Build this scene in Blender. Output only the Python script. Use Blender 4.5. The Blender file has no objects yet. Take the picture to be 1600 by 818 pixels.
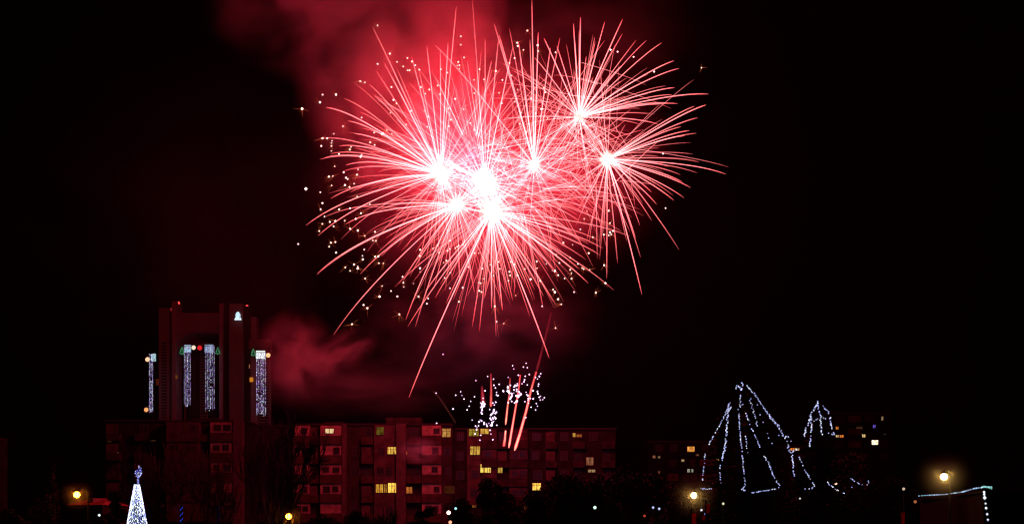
import bpy, bmesh, math, random
from mathutils import Vector, Matrix

# ------------------------------------------------------------------ camera, world, exposure
sc = bpy.context.scene
COL = sc.collection
F = 1716.0            # focal length in photograph pixels (1600 wide)
CZ = 6.0              # eye height: a first-floor balcony
HY = 819.0            # horizon row of the photograph
cam = bpy.data.cameras.new('camera'); camo = bpy.data.objects.new('camera', cam); COL.objects.link(camo)
camo.location = (0, 0, CZ); camo.rotation_euler = (math.radians(90), 0, 0)
cam.sensor_width = 36; cam.lens = 36 * F / 1600.0
cam.shift_y = (HY - 409) / 1600.0
cam.clip_start = 0.5; cam.clip_end = 4000
sc.camera = camo
sc.view_settings.view_transform = 'Standard'; sc.view_settings.look = 'None'
sc.view_settings.exposure = 0.0; sc.view_settings.gamma = 1.0
sc.view_settings.use_curve_mapping = False
cy = sc.cycles
cy.filter_width = 1.25
cy.max_bounces = 4; cy.diffuse_bounces = 2; cy.glossy_bounces = 2; cy.transmission_bounces = 3
cy.volume_bounces = 0; cy.transparent_max_bounces = 48
cy.volume_step_rate = 1.0; cy.volume_max_steps = 96
cy.use_denoising = True; cy.denoising_prefilter = 'ACCURATE'
cy.sample_clamp_indirect = 3.0
cy.caustics_reflective = False; cy.caustics_refractive = False

w = bpy.data.worlds.new('World'); sc.world = w; w.use_nodes = True
nt = w.node_tree; nt.nodes.clear()
sky = nt.nodes.new('ShaderNodeTexSky'); sky.sky_type = 'NISHITA'; sky.sun_disc = False
sky.sun_elevation = math.radians(-4); sky.sun_rotation = math.radians(200)
bg1 = nt.nodes.new('ShaderNodeBackground'); bg1.inputs['Strength'].default_value = 0.0004
bg2 = nt.nodes.new('ShaderNodeBackground')           # town glow on the night cloud
bg2.inputs['Color'].default_value = (1.0, 0.12, 0.22, 1); bg2.inputs['Strength'].default_value = 0.00004
add = nt.nodes.new('ShaderNodeAddShader'); out = nt.nodes.new('ShaderNodeOutputWorld')
nt.links.new(sky.outputs[0], bg1.inputs['Color'])
nt.links.new(bg1.outputs[0], add.inputs[0]); nt.links.new(bg2.outputs[0], add.inputs[1])
nt.links.new(add.outputs[0], out.inputs['Surface'])

FIRE_POWER = 2.3e4
FIRE_COLOR = (1.0, 0.005, 0.030)
HAZE_DENSITY = 0.25e-4

# ------------------------------------------------------------------ helpers
def P(px, py, d):
    return Vector(((px - 800) / F * d, d, CZ + (HY - py) / F * d))
def X(px, d): return (px - 800) / F * d
def Z(py, d): return CZ + (HY - py) / F * d

def mesh_obj(name, bm, mat, parent=None, smooth=False):
    me = bpy.data.meshes.new(name); bm.to_mesh(me); bm.free()
    if smooth:
        for p in me.polygons: p.use_smooth = True
    if mat is not None:
        for m in (mat if isinstance(mat, (list, tuple)) else [mat]): me.materials.append(m)
    o = bpy.data.objects.new(name, me); COL.objects.link(o)
    if parent is not None:
        o.parent = parent
        o.matrix_parent_inverse = Matrix.Translation(parent.location).inverted() if False else Matrix()
        me.transform(Matrix.Translation(-base_of(parent)))
    return o
BASE = {}
def base_of(o): return BASE.get(o.name, Vector((0, 0, 0)))
def tag(o, label=None, cat=None, group=None, kind=None):
    if label: o['label'] = label
    if cat: o['category'] = cat
    if group: o['group'] = group
    if kind: o['kind'] = kind
    return o
def thing(name, label, cat, loc=(0, 0, 0), group=None):
    o = bpy.data.objects.new(name, None); COL.objects.link(o); o.location = loc
    o.empty_display_size = 0.5
    BASE[o.name] = Vector(loc)
    return tag(o, label, cat, group)
def part(name, bm, mat, root, smooth=False):
    o = mesh_obj(name, bm, mat, root, smooth); BASE[o.name] = base_of(root); return o
def box(bm, x0, x1, y0, y1, z0, z1):
    vs = [bm.verts.new((x, y, z)) for x in (x0, x1) for y in (y0, y1) for z in (z0, z1)]
    for f in ((0,1,3,2),(4,6,7,5),(0,4,5,1),(2,3,7,6),(0,2,6,4),(1,5,7,3)):
        bm.faces.new([vs[i] for i in f])
def boxbm(*a):
    bm = bmesh.new(); box(bm, *a); return bm
def tube(bm, pts, radii, n=5, cap=True):
    rings = []
    m = len(pts)
    for i, p in enumerate(pts):
        t = (pts[min(i+1, m-1)] - pts[max(i-1, 0)])
        if t.length < 1e-9: t = Vector((0, 0, 1))
        t.normalize()
        a = t.cross(Vector((0.12, 1, 0.05))); 
        if a.length < 1e-3: a = t.cross(Vector((1, 0, 0)))
        a.normalize(); b = t.cross(a)
        r = radii[i] if isinstance(radii, (list, tuple)) else radii
        rings.append([bm.verts.new(p + (a*math.cos(2*math.pi*k/n) + b*math.sin(2*math.pi*k/n))*r) for k in range(n)])
    for i in range(m-1):
        for k in range(n):
            bm.faces.new((rings[i][k], rings[i][(k+1) % n], rings[i+1][(k+1) % n], rings[i+1][k]))
    if cap:
        bm.faces.new(rings[0]); bm.faces.new(list(reversed(rings[-1])))
    return rings
def octa(bm, c, r, sx=1, sz=1):
    c = Vector(c)
    v = [bm.verts.new(c + Vector(d)*r) for d in ((sx,0,0),(-sx,0,0),(0,1,0),(0,-1,0),(0,0,sz),(0,0,-sz))]
    fs = []
    for f in ((0,2,4),(2,1,4),(1,3,4),(3,0,4),(2,0,5),(1,2,5),(3,1,5),(0,3,5)):
        fs.append(bm.faces.new([v[i] for i in f]))
    return fs
def ball(bm, c, r, sub=1, scale=(1, 1, 1)):
    m = Matrix.Translation(Vector(c)) @ Matrix.Diagonal((*[r*s for s in scale], 1))
    bmesh.ops.create_icosphere(bm, subdivisions=sub, radius=1, matrix=m)

# ------------------------------------------------------------------ materials
def surf(name, color, rough=0.9, noise=0.25, scale=3.0, bump=0.2, spec=0.04, brick=None, metal=0.0):
    m = bpy.data.materials.new(name); m.use_nodes = True; t = m.node_tree; b = t.nodes['Principled BSDF']
    b.inputs['Roughness'].default_value = rough; b.inputs['Specular IOR Level'].default_value = spec
    b.inputs['Metallic'].default_value = metal
    tc = t.nodes.new('ShaderNodeTexCoord')
    n = t.nodes.new('ShaderNodeTexNoise'); n.inputs['Scale'].default_value = scale; n.inputs['Detail'].default_value = 5
    t.links.new(tc.outputs['Object'], n.inputs['Vector'])
    r = t.nodes.new('ShaderNodeValToRGB')
    r.color_ramp.elements[0].position = 0.3; r.color_ramp.elements[1].position = 0.7
    r.color_ramp.elements[0].color = tuple(c*(1-noise) for c in color) + (1,)
    r.color_ramp.elements[1].color = tuple(min(1, c*(1+noise)) for c in color) + (1,)
    t.links.new(n.outputs['Fac'], r.inputs['Fac'])
    t.links.new(r.outputs['Color'], b.inputs['Base Color'])
    bp = t.nodes.new('ShaderNodeBump'); bp.inputs['Strength'].default_value = bump
    t.links.new(n.outputs['Fac'], bp.inputs['Height']); t.links.new(bp.outputs['Normal'], b.inputs['Normal'])
    if brick:
        br = t.nodes.new('ShaderNodeTexBrick'); br.inputs['Scale'].default_value = brick
        mp = t.nodes.new('ShaderNodeMapping'); mp.inputs['Rotation'].default_value = (math.radians(90), 0, 0)
        t.links.new(tc.outputs['Object'], mp.inputs['Vector']); t.links.new(mp.outputs[0], br.inputs['Vector'])
        br.inputs['Color1'].default_value = (1, 1, 1, 1); br.inputs['Color2'].default_value = (.8, .8, .8, 1)
        br.inputs['Mortar'].default_value = (.55, .55, .55, 1); br.inputs['Mortar Size'].default_value = 0.012
        mx = t.nodes.new('ShaderNodeMixRGB'); mx.blend_type = 'MULTIPLY'; mx.inputs[0].default_value = 1
        t.links.new(r.outputs['Color'], mx.inputs[1]); t.links.new(br.outputs['Color'], mx.inputs[2])
        t.links.new(mx.outputs[0], b.inputs['Base Color'])
    return m
def emis(name, color, strength, sampling='NONE'):
    m = bpy.data.materials.new(name); m.use_nodes = True; t = m.node_tree; t.nodes.clear()
    e = t.nodes.new('ShaderNodeEmission'); e.inputs['Color'].default_value = (*color, 1); e.inputs['Strength'].default_value = strength
    o = t.nodes.new('ShaderNodeOutputMaterial'); t.links.new(e.outputs[0], o.inputs['Surface'])
    m.cycles.emission_sampling = sampling
    return m
def emis_attr(name, strength=1.0):
    """each lamp or burning star carries its own colour"""
    m = emis(name, (1, 1, 1), strength); t = m.node_tree
    a = t.nodes.new('ShaderNodeAttribute'); a.attribute_name = 'glow'
    t.links.new(a.outputs['Color'], [n for n in t.nodes if n.type == 'EMISSION'][0].inputs['Color'])
    return m
def pane_mat(name, color, strength, seed):
    """lit window: curtains and furniture break up the light of the room"""
    m = emis(name, color, strength); t = m.node_tree
    e = [n for n in t.nodes if n.type == 'EMISSION'][0]
    tc = t.nodes.new('ShaderNodeTexCoord')
    mp = t.nodes.new('ShaderNodeMapping'); mp.inputs['Location'].default_value = (seed*3.7, 0, seed*1.3); mp.inputs['Scale'].default_value = (2.2, 1, 0.7)
    n = t.nodes.new('ShaderNodeTexNoise'); n.inputs['Scale'].default_value = 1.6; n.inputs['Detail'].default_value = 2
    r = t.nodes.new('ShaderNodeValToRGB')
    r.color_ramp.elements[0].position = 0.32; r.color_ramp.elements[1].position = 0.62
    r.color_ramp.elements[0].color = (color[0]*0.35, color[1]*0.22, color[2]*0.12, 1)
    r.color_ramp.elements[1].color = (*color, 1)
    t.links.new(tc.outputs['Object'], mp.inputs[0]); t.links.new(mp.outputs[0], n.inputs['Vector'])
    t.links.new(n.outputs['Fac'], r.inputs['Fac']); t.links.new(r.outputs['Color'], e.inputs['Color'])
    return m
M = {}
M['ground'] = surf('ground grass', (0.045, 0.06, 0.03), noise=.4, scale=.4, bump=.5)
M['asphalt'] = surf('asphalt', (0.05, 0.05, 0.052), scale=8)
M['paving'] = surf('paving slabs', (0.22, 0.21, 0.2), brick=1.5)
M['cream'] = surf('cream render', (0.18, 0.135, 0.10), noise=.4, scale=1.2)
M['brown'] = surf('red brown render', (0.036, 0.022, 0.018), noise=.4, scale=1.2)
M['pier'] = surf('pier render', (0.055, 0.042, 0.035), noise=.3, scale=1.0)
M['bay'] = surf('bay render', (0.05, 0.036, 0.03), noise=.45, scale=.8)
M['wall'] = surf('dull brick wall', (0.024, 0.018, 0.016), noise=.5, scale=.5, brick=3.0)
M['dwall'] = surf('shade darkened brick wall', (0.013, 0.011, 0.010), noise=.5, scale=.7, brick=3.0)  # brick darkened to stand in for the little light on these blocks
M['dcream'] = surf('shade darkened cream render', (0.045, 0.035, 0.032), noise=.5, scale=.9)  # cream render with shade put into its colour, for dim bays
M['ddark'] = surf('dark render', (0.022, 0.017, 0.016), noise=.5, scale=.9)  # missing light on the dark fronts put into the render colour
M['tower'] = surf('tower concrete', (0.20, 0.16, 0.13), noise=.15, scale=.25, bump=.1)
M['tower_light'] = surf('pale tower concrete', (0.28, 0.22, 0.20), noise=.15, scale=.25, bump=.1)
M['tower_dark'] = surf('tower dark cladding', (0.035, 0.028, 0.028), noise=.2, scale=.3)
M['roof'] = surf('roof felt', (0.018, 0.016, 0.016), scale=2)
M['frame'] = surf('window frame paint', (0.05, 0.042, 0.04), noise=.1, scale=9)
M['glass'] = surf('dark window glass', (0.010, 0.010, 0.012), rough=.4, noise=.2, scale=1, bump=.02, spec=.2)
M['black'] = surf('timber darkened as unlit', (0.004, 0.004, 0.004), noise=.4, scale=2)  # night darkness of the pavilion put into the colour
M['fwall'] = surf('wall darkened as unlit', (0.006, 0.005, 0.005), noise=.4, scale=.7, brick=3.0)  # near-black colour stands in for the far blocks being unlit
M['metal'] = surf('galvanised steel', (0.02, 0.02, 0.02), rough=.6, noise=.1, scale=10, metal=.3)
M['bark'] = surf('bark', (0.022, 0.017, 0.014), noise=.4, scale=6, bump=.8)
M['needle'] = surf('spruce needles', (0.022, 0.035, 0.02), noise=.4, scale=2, spec=.1)
M['leaf'] = surf('evergreen leaves', (0.03, 0.045, 0.02), noise=.4, scale=1.5, spec=.1)
M['cable'] = surf('black cable', (0.02, 0.02, 0.02), rough=.6)
M['banner'] = surf('red banner cloth', (0.45, 0.03, 0.04), noise=.15, scale=3)
M['tile'] = surf('roof tiles', (0.20, 0.09, 0.06), noise=.3, scale=3, brick=4)
M['bulb'] = emis_attr('bulb light', 1.0)
M['trail'] = emis_attr('burning trail', 1.0)
_t = M['trail'].node_tree      # burning gas: gives light and does not block what is behind it
_e = [n for n in _t.nodes if n.type == 'EMISSION'][0]; _o = [n for n in _t.nodes if n.type == 'OUTPUT_MATERIAL'][0]
_tr = _t.nodes.new('ShaderNodeBsdfTransparent'); _ad = _t.nodes.new('ShaderNodeAddShader')
_t.links.new(_e.outputs[0], _ad.inputs[0]); _t.links.new(_tr.outputs[0], _ad.inputs[1]); _t.links.new(_ad.outputs[0], _o.inputs['Surface'])

def glow_mesh(name, bm, mat, parent, cols):
    """cols: one colour per face of bm, stored as the attribute 'glow'"""
    o = part(name, bm, mat, parent) if parent is not None else mesh_obj(name, bm, mat)
    at = o.data.attributes.new('glow', 'FLOAT_COLOR', 'FACE')
    for i, c in enumerate(cols): at.data[i].color = (*c, 1)
    return o

# ------------------------------------------------------------------ ground
tag(mesh_obj('ground', boxbm(-800, 800, -300, 1300, -0.5, 0), M['ground']), kind='structure')
tag(mesh_obj('road', boxbm(-300, 300, 62, 71, -0.1, 0.004), M['asphalt']), kind='structure')
tag(mesh_obj('pavement', boxbm(-300, 300, 71, 74, -0.1, 0.13), M['paving']), kind='structure')

# ------------------------------------------------------------------ buildings
SEED = [0]
FL = 30.5   # px pitch of a storey at the reference distance 170
def window(root, px0, px1, py0, py1, d, yf, lit=None, glasslabel=None, mull=1):
    """frame with reveal, one pane mesh; yf = facade plane"""
    x0, x1, z1, z0 = X(px0, d), X(px1, d), Z(py0, d), Z(py1, d)
    t = 0.07
    bm = bmesh.new()
    box(bm, x0-t, x1+t, yf-.06, yf+.0, z1, z1+t); box(bm, x0-t, x1+t, yf-.10, yf+.0, z0-t, z0)
    box(bm, x0-t, x0, yf-.06, yf, z0, z1); box(bm, x1, x1+t, yf-.06, yf, z0, z1)
    for k in range(mull):
        xm = x0 + (x1-x0)*(k+1)/(mull+1)
        box(bm, xm-.035, xm+.035, yf-.05, yf, z0, z1)
    if z1 - z0 > 1.1: box(bm, x0, x1, yf-.045, yf-.005, z0+(z1-z0)*.68, z0+(z1-z0)*.68+.05)
    f = part('window', bm, M['frame'], root)
    SEED[0] += 1
    if lit:
        col, s = lit; m = pane_mat('lit room', col, s, SEED[0])
    else: m = M['glass']
    part('pane', boxbm(x0, x1, yf-.02, yf-.004, z0, z1), m, f)
    return f
def overlaps(a, b):
    return not (a[1] < b[0]-1 or b[1] < a[0]-1 or a[3] < b[2]-1 or b[3] < a[2]-1)
def apartment(label, d, x0, x1, ytop, bays, mats, lits, nfl=5, depth=12, group='apartment blocks behind the fireworks', rooflvl=None):
    """bays: (px0, px1, kind); kind log = light infill over brown parapet, win = window in wall, rec = deep recess, pier, blank"""
    root = thing('apartment_building', label, 'building', (X((x0+x1)/2, d), d, 0), group)
    wl, infill, parapet = mats
    part('wall', boxbm(X(x0, d), X(x1, d), d, d+depth, 0, Z(ytop+3, d)), wl, root)
    rf = part('roof', boxbm(X(x0, d)-.15, X(x1, d)+.15, d-.25, d+depth+.2, Z(ytop+3, d)+.003, Z(ytop, d)), M['roof'], root)
    if rooflvl:
        for a, b, t in rooflvl:
            part('roof_hut', boxbm(X(a, d), X(b, d), d+4, d+8, Z(ytop, d)+.003, Z(t, d)), M['ddark'], rf)
    taken = []
    fl = FL*170/d
    for (a, b, ya, yb, col, s) in lits:
        taken.append((a, b, ya, yb))
    lit_proj = {}
    for (a, b, kd) in bays:
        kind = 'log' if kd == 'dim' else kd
        pj = {'log': .9, 'win': 0, 'rec': 0, 'pier': 1.1, 'blank': .25, 'wide': .45}[kind]
        yf = d - pj
        if kind == 'pier':
            part('pier', boxbm(X(a, d), X(b, d), d-pj, d-.002, 0, Z(ytop+1, d)), M['pier'], root)
            for L in lits:
                if a <= (L[0]+L[1])/2 < b: lit_proj[L] = yf
            continue
        if kind == 'blank':
            part('bay', boxbm(X(a, d), X(b, d), d-pj, d-.002, 0, Z(ytop+4, d)), infill, root)
            continue
        for k in range(nfl):
            yt = ytop + 4 + k*fl          # infill top
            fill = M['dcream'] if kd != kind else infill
            if kind == 'log':
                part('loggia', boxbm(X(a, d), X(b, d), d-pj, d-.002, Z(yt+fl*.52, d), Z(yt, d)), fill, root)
                part('parapet', boxbm(X(a, d)-.03, X(b, d)+.03, d-pj-.22, d-.003, Z(yt+fl-.5, d), Z(yt+fl*.52, d)-.003), parapet, root)
                wy0, wy1 = yt+fl*.14, yt+fl*.40
            elif kind == 'rec':
                part('balcony', boxbm(X(a, d)+.04, X(b, d)-.04, d-.8, d-.002, Z(yt+fl-1, d), Z(yt+fl*.60, d)), parapet, root)
                wy0, wy1 = yt+fl*.10, yt+fl*.56
            elif kind == 'wide':
                part('bay', boxbm(X(a, d), X(b, d), d-pj, d-.002, Z(yt+fl-1.2, d), Z(yt-1.0, d)), M['bay'] if random.random() < .75 else infill, root)
                wy0, wy1 = yt+fl*.12, yt+fl*.5
            else:
                wy0, wy1 = yt+fl*.12, yt+fl*.52
            for L in lits:
                if a <= (L[0]+L[1])/2 < b and yt-4 <= (L[2]+L[3])/2 < yt+fl-4: lit_proj[L] = yf
            wd = (b-a)*.5
            c = (a+b)/2 + random.uniform(-.08, .08)*(b-a)
            r = (c-wd/2, c+wd/2, wy0, wy1)
            if b-a > 24:
                cand = [(a+(b-a)*.14, a+(b-a)*.42, wy0, wy1), (a+(b-a)*.58, a+(b-a)*.86, wy0, wy1)]
            else: cand = [r]
            for q in cand:
                if any(overlaps(q, tt) for tt in taken): continue
                if random.random() < (.3 if kind == 'log' else .18): continue
                sh = random.uniform(-.06, .06)*(b-a); sz = random.uniform(-1.2, 1.0)
                q = (q[0]+sh, q[1]+sh+(sz if kind != 'rec' else 0), q[2]+random.choice((0, 0, .8)), q[3]+random.choice((0, 0, 1.5)))
                if q[1]-q[0] < 3 or any(overlaps(q, tt) for tt in taken): continue
                window(root, q[0], q[1], q[2], q[3], d, yf-.001, None, mull=random.choice((1, 1, 2, 0)))
            if kind == 'rec' and random.random() < .3:      # glazed-in balcony
                part('enclosure', boxbm(X(a, d)+.08, X(b, d)-.3-.2*random.random(), d-.74, d-.6, Z(yt+fl*.60, d), Z(yt+fl*.12, d)), M['bay'], root)
    for L in lits:
        yf = lit_proj.get(L, d)
        a, b, ya, yb, col, s = L
        f = window(root, a, b, ya, yb, d, yf-.003, (col, s), mull=1 if b-a < 14 else 2)
        tag(f, 'window with its room lit')
    return root
YEL = (1, .62, .10); WARM = (1, .52, .13); PALE = (1, .72, .35); OLIV = (.75, .60, .06); ORA = (1, .30, .05); DIM = (.9, .35, .18)
random.seed(4)
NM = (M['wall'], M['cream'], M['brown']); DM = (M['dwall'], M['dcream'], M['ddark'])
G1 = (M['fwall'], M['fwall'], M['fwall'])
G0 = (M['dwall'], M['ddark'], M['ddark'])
apartment('flats darkened as if unlit, left of the pale-panelled block, behind the lit cone tree', 170, 165, 258, 655,
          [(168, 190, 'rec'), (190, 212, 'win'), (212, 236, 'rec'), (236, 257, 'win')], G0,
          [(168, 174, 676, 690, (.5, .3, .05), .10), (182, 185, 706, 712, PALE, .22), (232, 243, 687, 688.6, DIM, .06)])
apartment('narrow block with two columns of pale bays, left of the big bare tree', 168, 260, 386, 656,
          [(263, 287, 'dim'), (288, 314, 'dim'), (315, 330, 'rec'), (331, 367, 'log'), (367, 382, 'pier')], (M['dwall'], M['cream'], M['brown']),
          [], rooflvl=[(290, 330, 648)])
apartment('dark recessed block half hidden by bare trees, one amber window', 176, 384, 456, 663,
          [(385, 398, 'win'), (400, 426, 'rec'), (428, 455, 'win')], G0, [(383.5, 396, 731, 742, (1, .48, .12), .6)])  # shade of the dark gap is put into this block's wall colours
apartment('long lit block with pale loggias and a full-height pier, under the low sparks', 172, 457, 707, 661,
          [(460, 485, 'log'), (485, 501, 'rec'), (502, 535, 'log'), (536, 542, 'pier'), (543, 565, 'win'),
           (565, 584, 'rec'), (585, 619, 'wide'), (620, 635, 'pier'), (636, 659, 'rec'), (660, 690, 'log'), (691, 706, 'win')], NM,
          [(510, 523, 670, 677, PALE, .9), (589, 600, 667, 679, OLIV, .16), (606, 620, 698, 709, YEL, .9), (588, 599, 756, 769, (1, .5, .06), .7), (600.5, 605.5, 756, 769, (1, .45, .06), .4),
           (607, 622, 754, 769, YEL, 1.5), (633, 640, 705, 710, ORA, .7), (635, 644, 760, 770, (1, .3, .05), .5), (691, 704, 669, 682, (1, .5, .12), .55),
           (695, 710, 759, 770, ORA, .05)],
          rooflvl=[(598, 655, 648), (500, 530, 655)])
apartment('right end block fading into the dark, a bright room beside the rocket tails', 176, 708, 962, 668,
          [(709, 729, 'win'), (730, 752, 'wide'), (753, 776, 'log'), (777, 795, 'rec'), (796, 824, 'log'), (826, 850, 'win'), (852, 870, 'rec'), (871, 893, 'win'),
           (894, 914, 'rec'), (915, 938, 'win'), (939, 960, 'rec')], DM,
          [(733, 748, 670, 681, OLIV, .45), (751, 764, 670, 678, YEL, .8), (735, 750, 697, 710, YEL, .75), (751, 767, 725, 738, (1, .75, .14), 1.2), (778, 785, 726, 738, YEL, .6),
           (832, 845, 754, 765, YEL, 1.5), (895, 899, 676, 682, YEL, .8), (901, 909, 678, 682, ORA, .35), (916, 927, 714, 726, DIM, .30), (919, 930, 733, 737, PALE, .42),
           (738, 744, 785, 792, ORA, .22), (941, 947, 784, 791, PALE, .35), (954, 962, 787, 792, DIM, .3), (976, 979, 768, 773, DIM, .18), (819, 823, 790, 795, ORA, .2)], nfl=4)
# far blocks to the right, almost lost in the night
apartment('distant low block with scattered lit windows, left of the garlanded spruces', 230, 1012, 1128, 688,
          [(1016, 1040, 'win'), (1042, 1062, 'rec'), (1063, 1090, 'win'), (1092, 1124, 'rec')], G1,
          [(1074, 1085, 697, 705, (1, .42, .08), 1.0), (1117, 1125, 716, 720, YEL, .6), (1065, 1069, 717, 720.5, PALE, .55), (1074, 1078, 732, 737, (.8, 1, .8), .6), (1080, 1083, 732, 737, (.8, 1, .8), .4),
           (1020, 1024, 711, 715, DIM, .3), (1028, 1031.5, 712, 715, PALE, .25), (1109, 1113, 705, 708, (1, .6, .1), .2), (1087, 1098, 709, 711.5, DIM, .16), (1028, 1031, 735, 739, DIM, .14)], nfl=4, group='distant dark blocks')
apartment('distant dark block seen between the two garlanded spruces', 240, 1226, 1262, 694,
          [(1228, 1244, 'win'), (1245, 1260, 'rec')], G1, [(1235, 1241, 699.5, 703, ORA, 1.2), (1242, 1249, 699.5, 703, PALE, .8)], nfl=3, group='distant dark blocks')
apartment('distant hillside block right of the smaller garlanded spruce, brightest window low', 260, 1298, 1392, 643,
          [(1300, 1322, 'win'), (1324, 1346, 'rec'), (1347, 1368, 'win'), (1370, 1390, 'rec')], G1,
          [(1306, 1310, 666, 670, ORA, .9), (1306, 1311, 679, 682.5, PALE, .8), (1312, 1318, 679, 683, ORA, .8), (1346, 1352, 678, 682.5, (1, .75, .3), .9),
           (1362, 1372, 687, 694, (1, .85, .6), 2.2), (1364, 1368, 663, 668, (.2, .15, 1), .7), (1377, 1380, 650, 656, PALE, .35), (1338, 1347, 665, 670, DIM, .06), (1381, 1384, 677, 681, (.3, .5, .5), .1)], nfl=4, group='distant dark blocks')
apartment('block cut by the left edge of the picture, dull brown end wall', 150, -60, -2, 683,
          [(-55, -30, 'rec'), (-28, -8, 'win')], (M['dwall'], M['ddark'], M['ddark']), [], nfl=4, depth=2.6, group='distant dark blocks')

# low house behind the left lamp
d = 118
h = thing('house', 'low two-storey house with plain rendered wall behind the leftmost orange lamp', 'house', (X(133, d), d, 0))
part('wall', boxbm(X(108, d), X(160, d), d, d+8, 0, Z(788, d)), M['wall'], h)
bm = bmesh.new()
xa, xb, zt, zr = X(106, d), X(162, d), Z(788, d)+.003, Z(776, d)
v = [bm.verts.new(q) for q in ((xa, d-.4, zt), (xb, d-.4, zt), (xb, d+8.4, zt), (xa, d+8.4, zt), (xa+1, d+4, zr), (xb-1, d+4, zr))]
for f in ((0, 1, 5, 4), (1, 2, 5), (2, 3, 4, 5), (3, 0, 4), (3, 2, 1, 0)): bm.faces.new([v[i] for i in f])
rf = part('roof', bm, M['tile'], h)
part('dormer', boxbm(X(133, d), X(140, d), d+1.0, d+3.5, Z(786, d), Z(777.5, d)), M['cream'], rf)
window(h, 112, 121, 800, 812, d, d-.001); window(h, 126, 132, 800, 812, d, d-.001)

# ------------------------------------------------------------------ tower
TD = 300
tw = thing('high_rise_tower', 'tall pier-sided tower with overhanging top storeys standing above the flats', 'tower', (X(320, TD), TD, 0))
def tb(name, a, b, y0, y1, dep0, dep1, mat, parent=None):
    return part(name, boxbm(X(a, TD), X(b, TD), TD+dep0, TD+dep1, Z(y1, TD), Z(y0, TD)), mat, parent or tw)
GY = HY + CZ/TD*F    # ground row at that distance
tb('shaft', 250, 274, 482, GY, -1.0, 22, M['tower'])
tb('pier', 274, 281, 474, GY, -3.2, 2, M['tower_light'])
tb('wall', 281, 351.5, 532, GY, 4.0, 24, M['tower'])
# overhanging block with bevelled underside
bm = bmesh.new()
prof = [(281, 490), (351.5, 490), (351.5, 532), (345, 522), (328, 521), (311, 521), (300, 521), (286, 531), (281, 536)]
for yy in (TD-1.5, TD+20):
    vs = [bm.verts.new((X(a, TD), yy, Z(b, TD))) for a, b in prof]
    bm.faces.new(vs if yy > TD else list(reversed(vs)))
bm.verts.ensure_lookup_table(); n = len(prof)
for i in range(n): bm.faces.new((bm.verts[i], bm.verts[(i+1) % n], bm.verts[n+(i+1) % n], bm.verts[n+i]))
part('upper_storeys', bm, M['tower'], tw)
bm = bmesh.new()   # rounded bays under the overhang
for (a, b) in ((284, 306), (318, 342)):
    c = X((a+b)/2, TD); r = (X(b, TD)-X(a, TD))/2
    bmesh.ops.create_cone(bm, cap_ends=True, segments=24, radius1=r, radius2=r, depth=Z(534, TD), matrix=Matrix.Translation((c, TD+4.5, Z(534, TD)/2)))
part('round_bay', bm, M['tower_dark'], tw, smooth=False)
tb('pier', 347, 352.4, 477, GY, -3.0, 2, M['tower_light'])
tb('shaft', 352.5, 393, 480, GY, -1.8, 3, M['tower_dark'])
tb('pier', 363, 384, 478, GY, -3.4, -1.81, M['tower'])
tb('stair_block', 393.1, 402, 496, GY, -1, 2, M['tower_light'])
tb('wing', 402.1, 423, 532, GY, 0, 1.5, M['tower'])
tb('wing_band', 392, 424, 532, 546, -2.4, -.01, M['tower'])
tb('wing', 229, 249.9, 551, GY, 4, 20, M['tower_dark'])
# window strips on the tower, one storey each
for k in range(30):
    yy = 536 + k*4.6
    if yy > 700: break
    for (a, b, dd) in ((254, 262, -1.03), (307, 317, 3.97), (404, 420, -.03), (343, 346, 3.97)):
        if a == 404 and yy < 549: continue
        bm = boxbm(X(a, TD), X(b, TD), TD+dd, TD+dd+.02, Z(yy+2.2, TD), Z(yy, TD))
        part('window', bm, M['glass'], tw)
# warm windows
for (a, b, y0, y1, col, s) in ((333.5, 338, 567, 572, (1, .75, .3), 1.4), (339, 345, 567.5, 572, (1, .42, .08), .8), (393.5, 399, 591, 598, (1, .33, .03), .55),
                               (280, 283, 588, 594, ORA, .12), (416.5, 419, 592, 598, DIM, .14), (245.5, 250, 592, 602, (1, .12, .04), .05), (392.5, 394, 571, 577, DIM, .3)):
    dd = -1.03 if a < 260 else (-3.3 if a < 284 else (-2.5 if a > 390 else 3.9))
    part('window', boxbm(X(a, TD), X(b, TD), TD+dd-.05, TD+dd, Z(y1, TD), Z(y0, TD)), emis('tower room light', col, s), tw)
# red obstruction beacons on the corners
for (a, b, s, r, lab) in ((279, 473, 1.6, .38, 'bright red aircraft warning lamp on the left pier of the tower'), (269, 483, .22, .5, 'dim red warning lamp on the left shaft of the tower'),
                          (386, 478, 1.4, .36, 'red aircraft warning lamp on the right shaft of the tower')):
    t_ = thing('warning_lamp', lab, 'warning lamp', P(a, b+2, TD-1), 'red lamps on the tower roof')
    bm = bmesh.new(); tube(bm, [P(a, b+6, TD-1), P(a, b+1, TD-1)], .12, 6); part('pole', bm, M['metal'], t_)
    bm = bmesh.new(); ball(bm, P(a, b, TD-1), r, 2); part('lens', bm, emis('red beacon', (1, .07, .06), s), t_)

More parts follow.
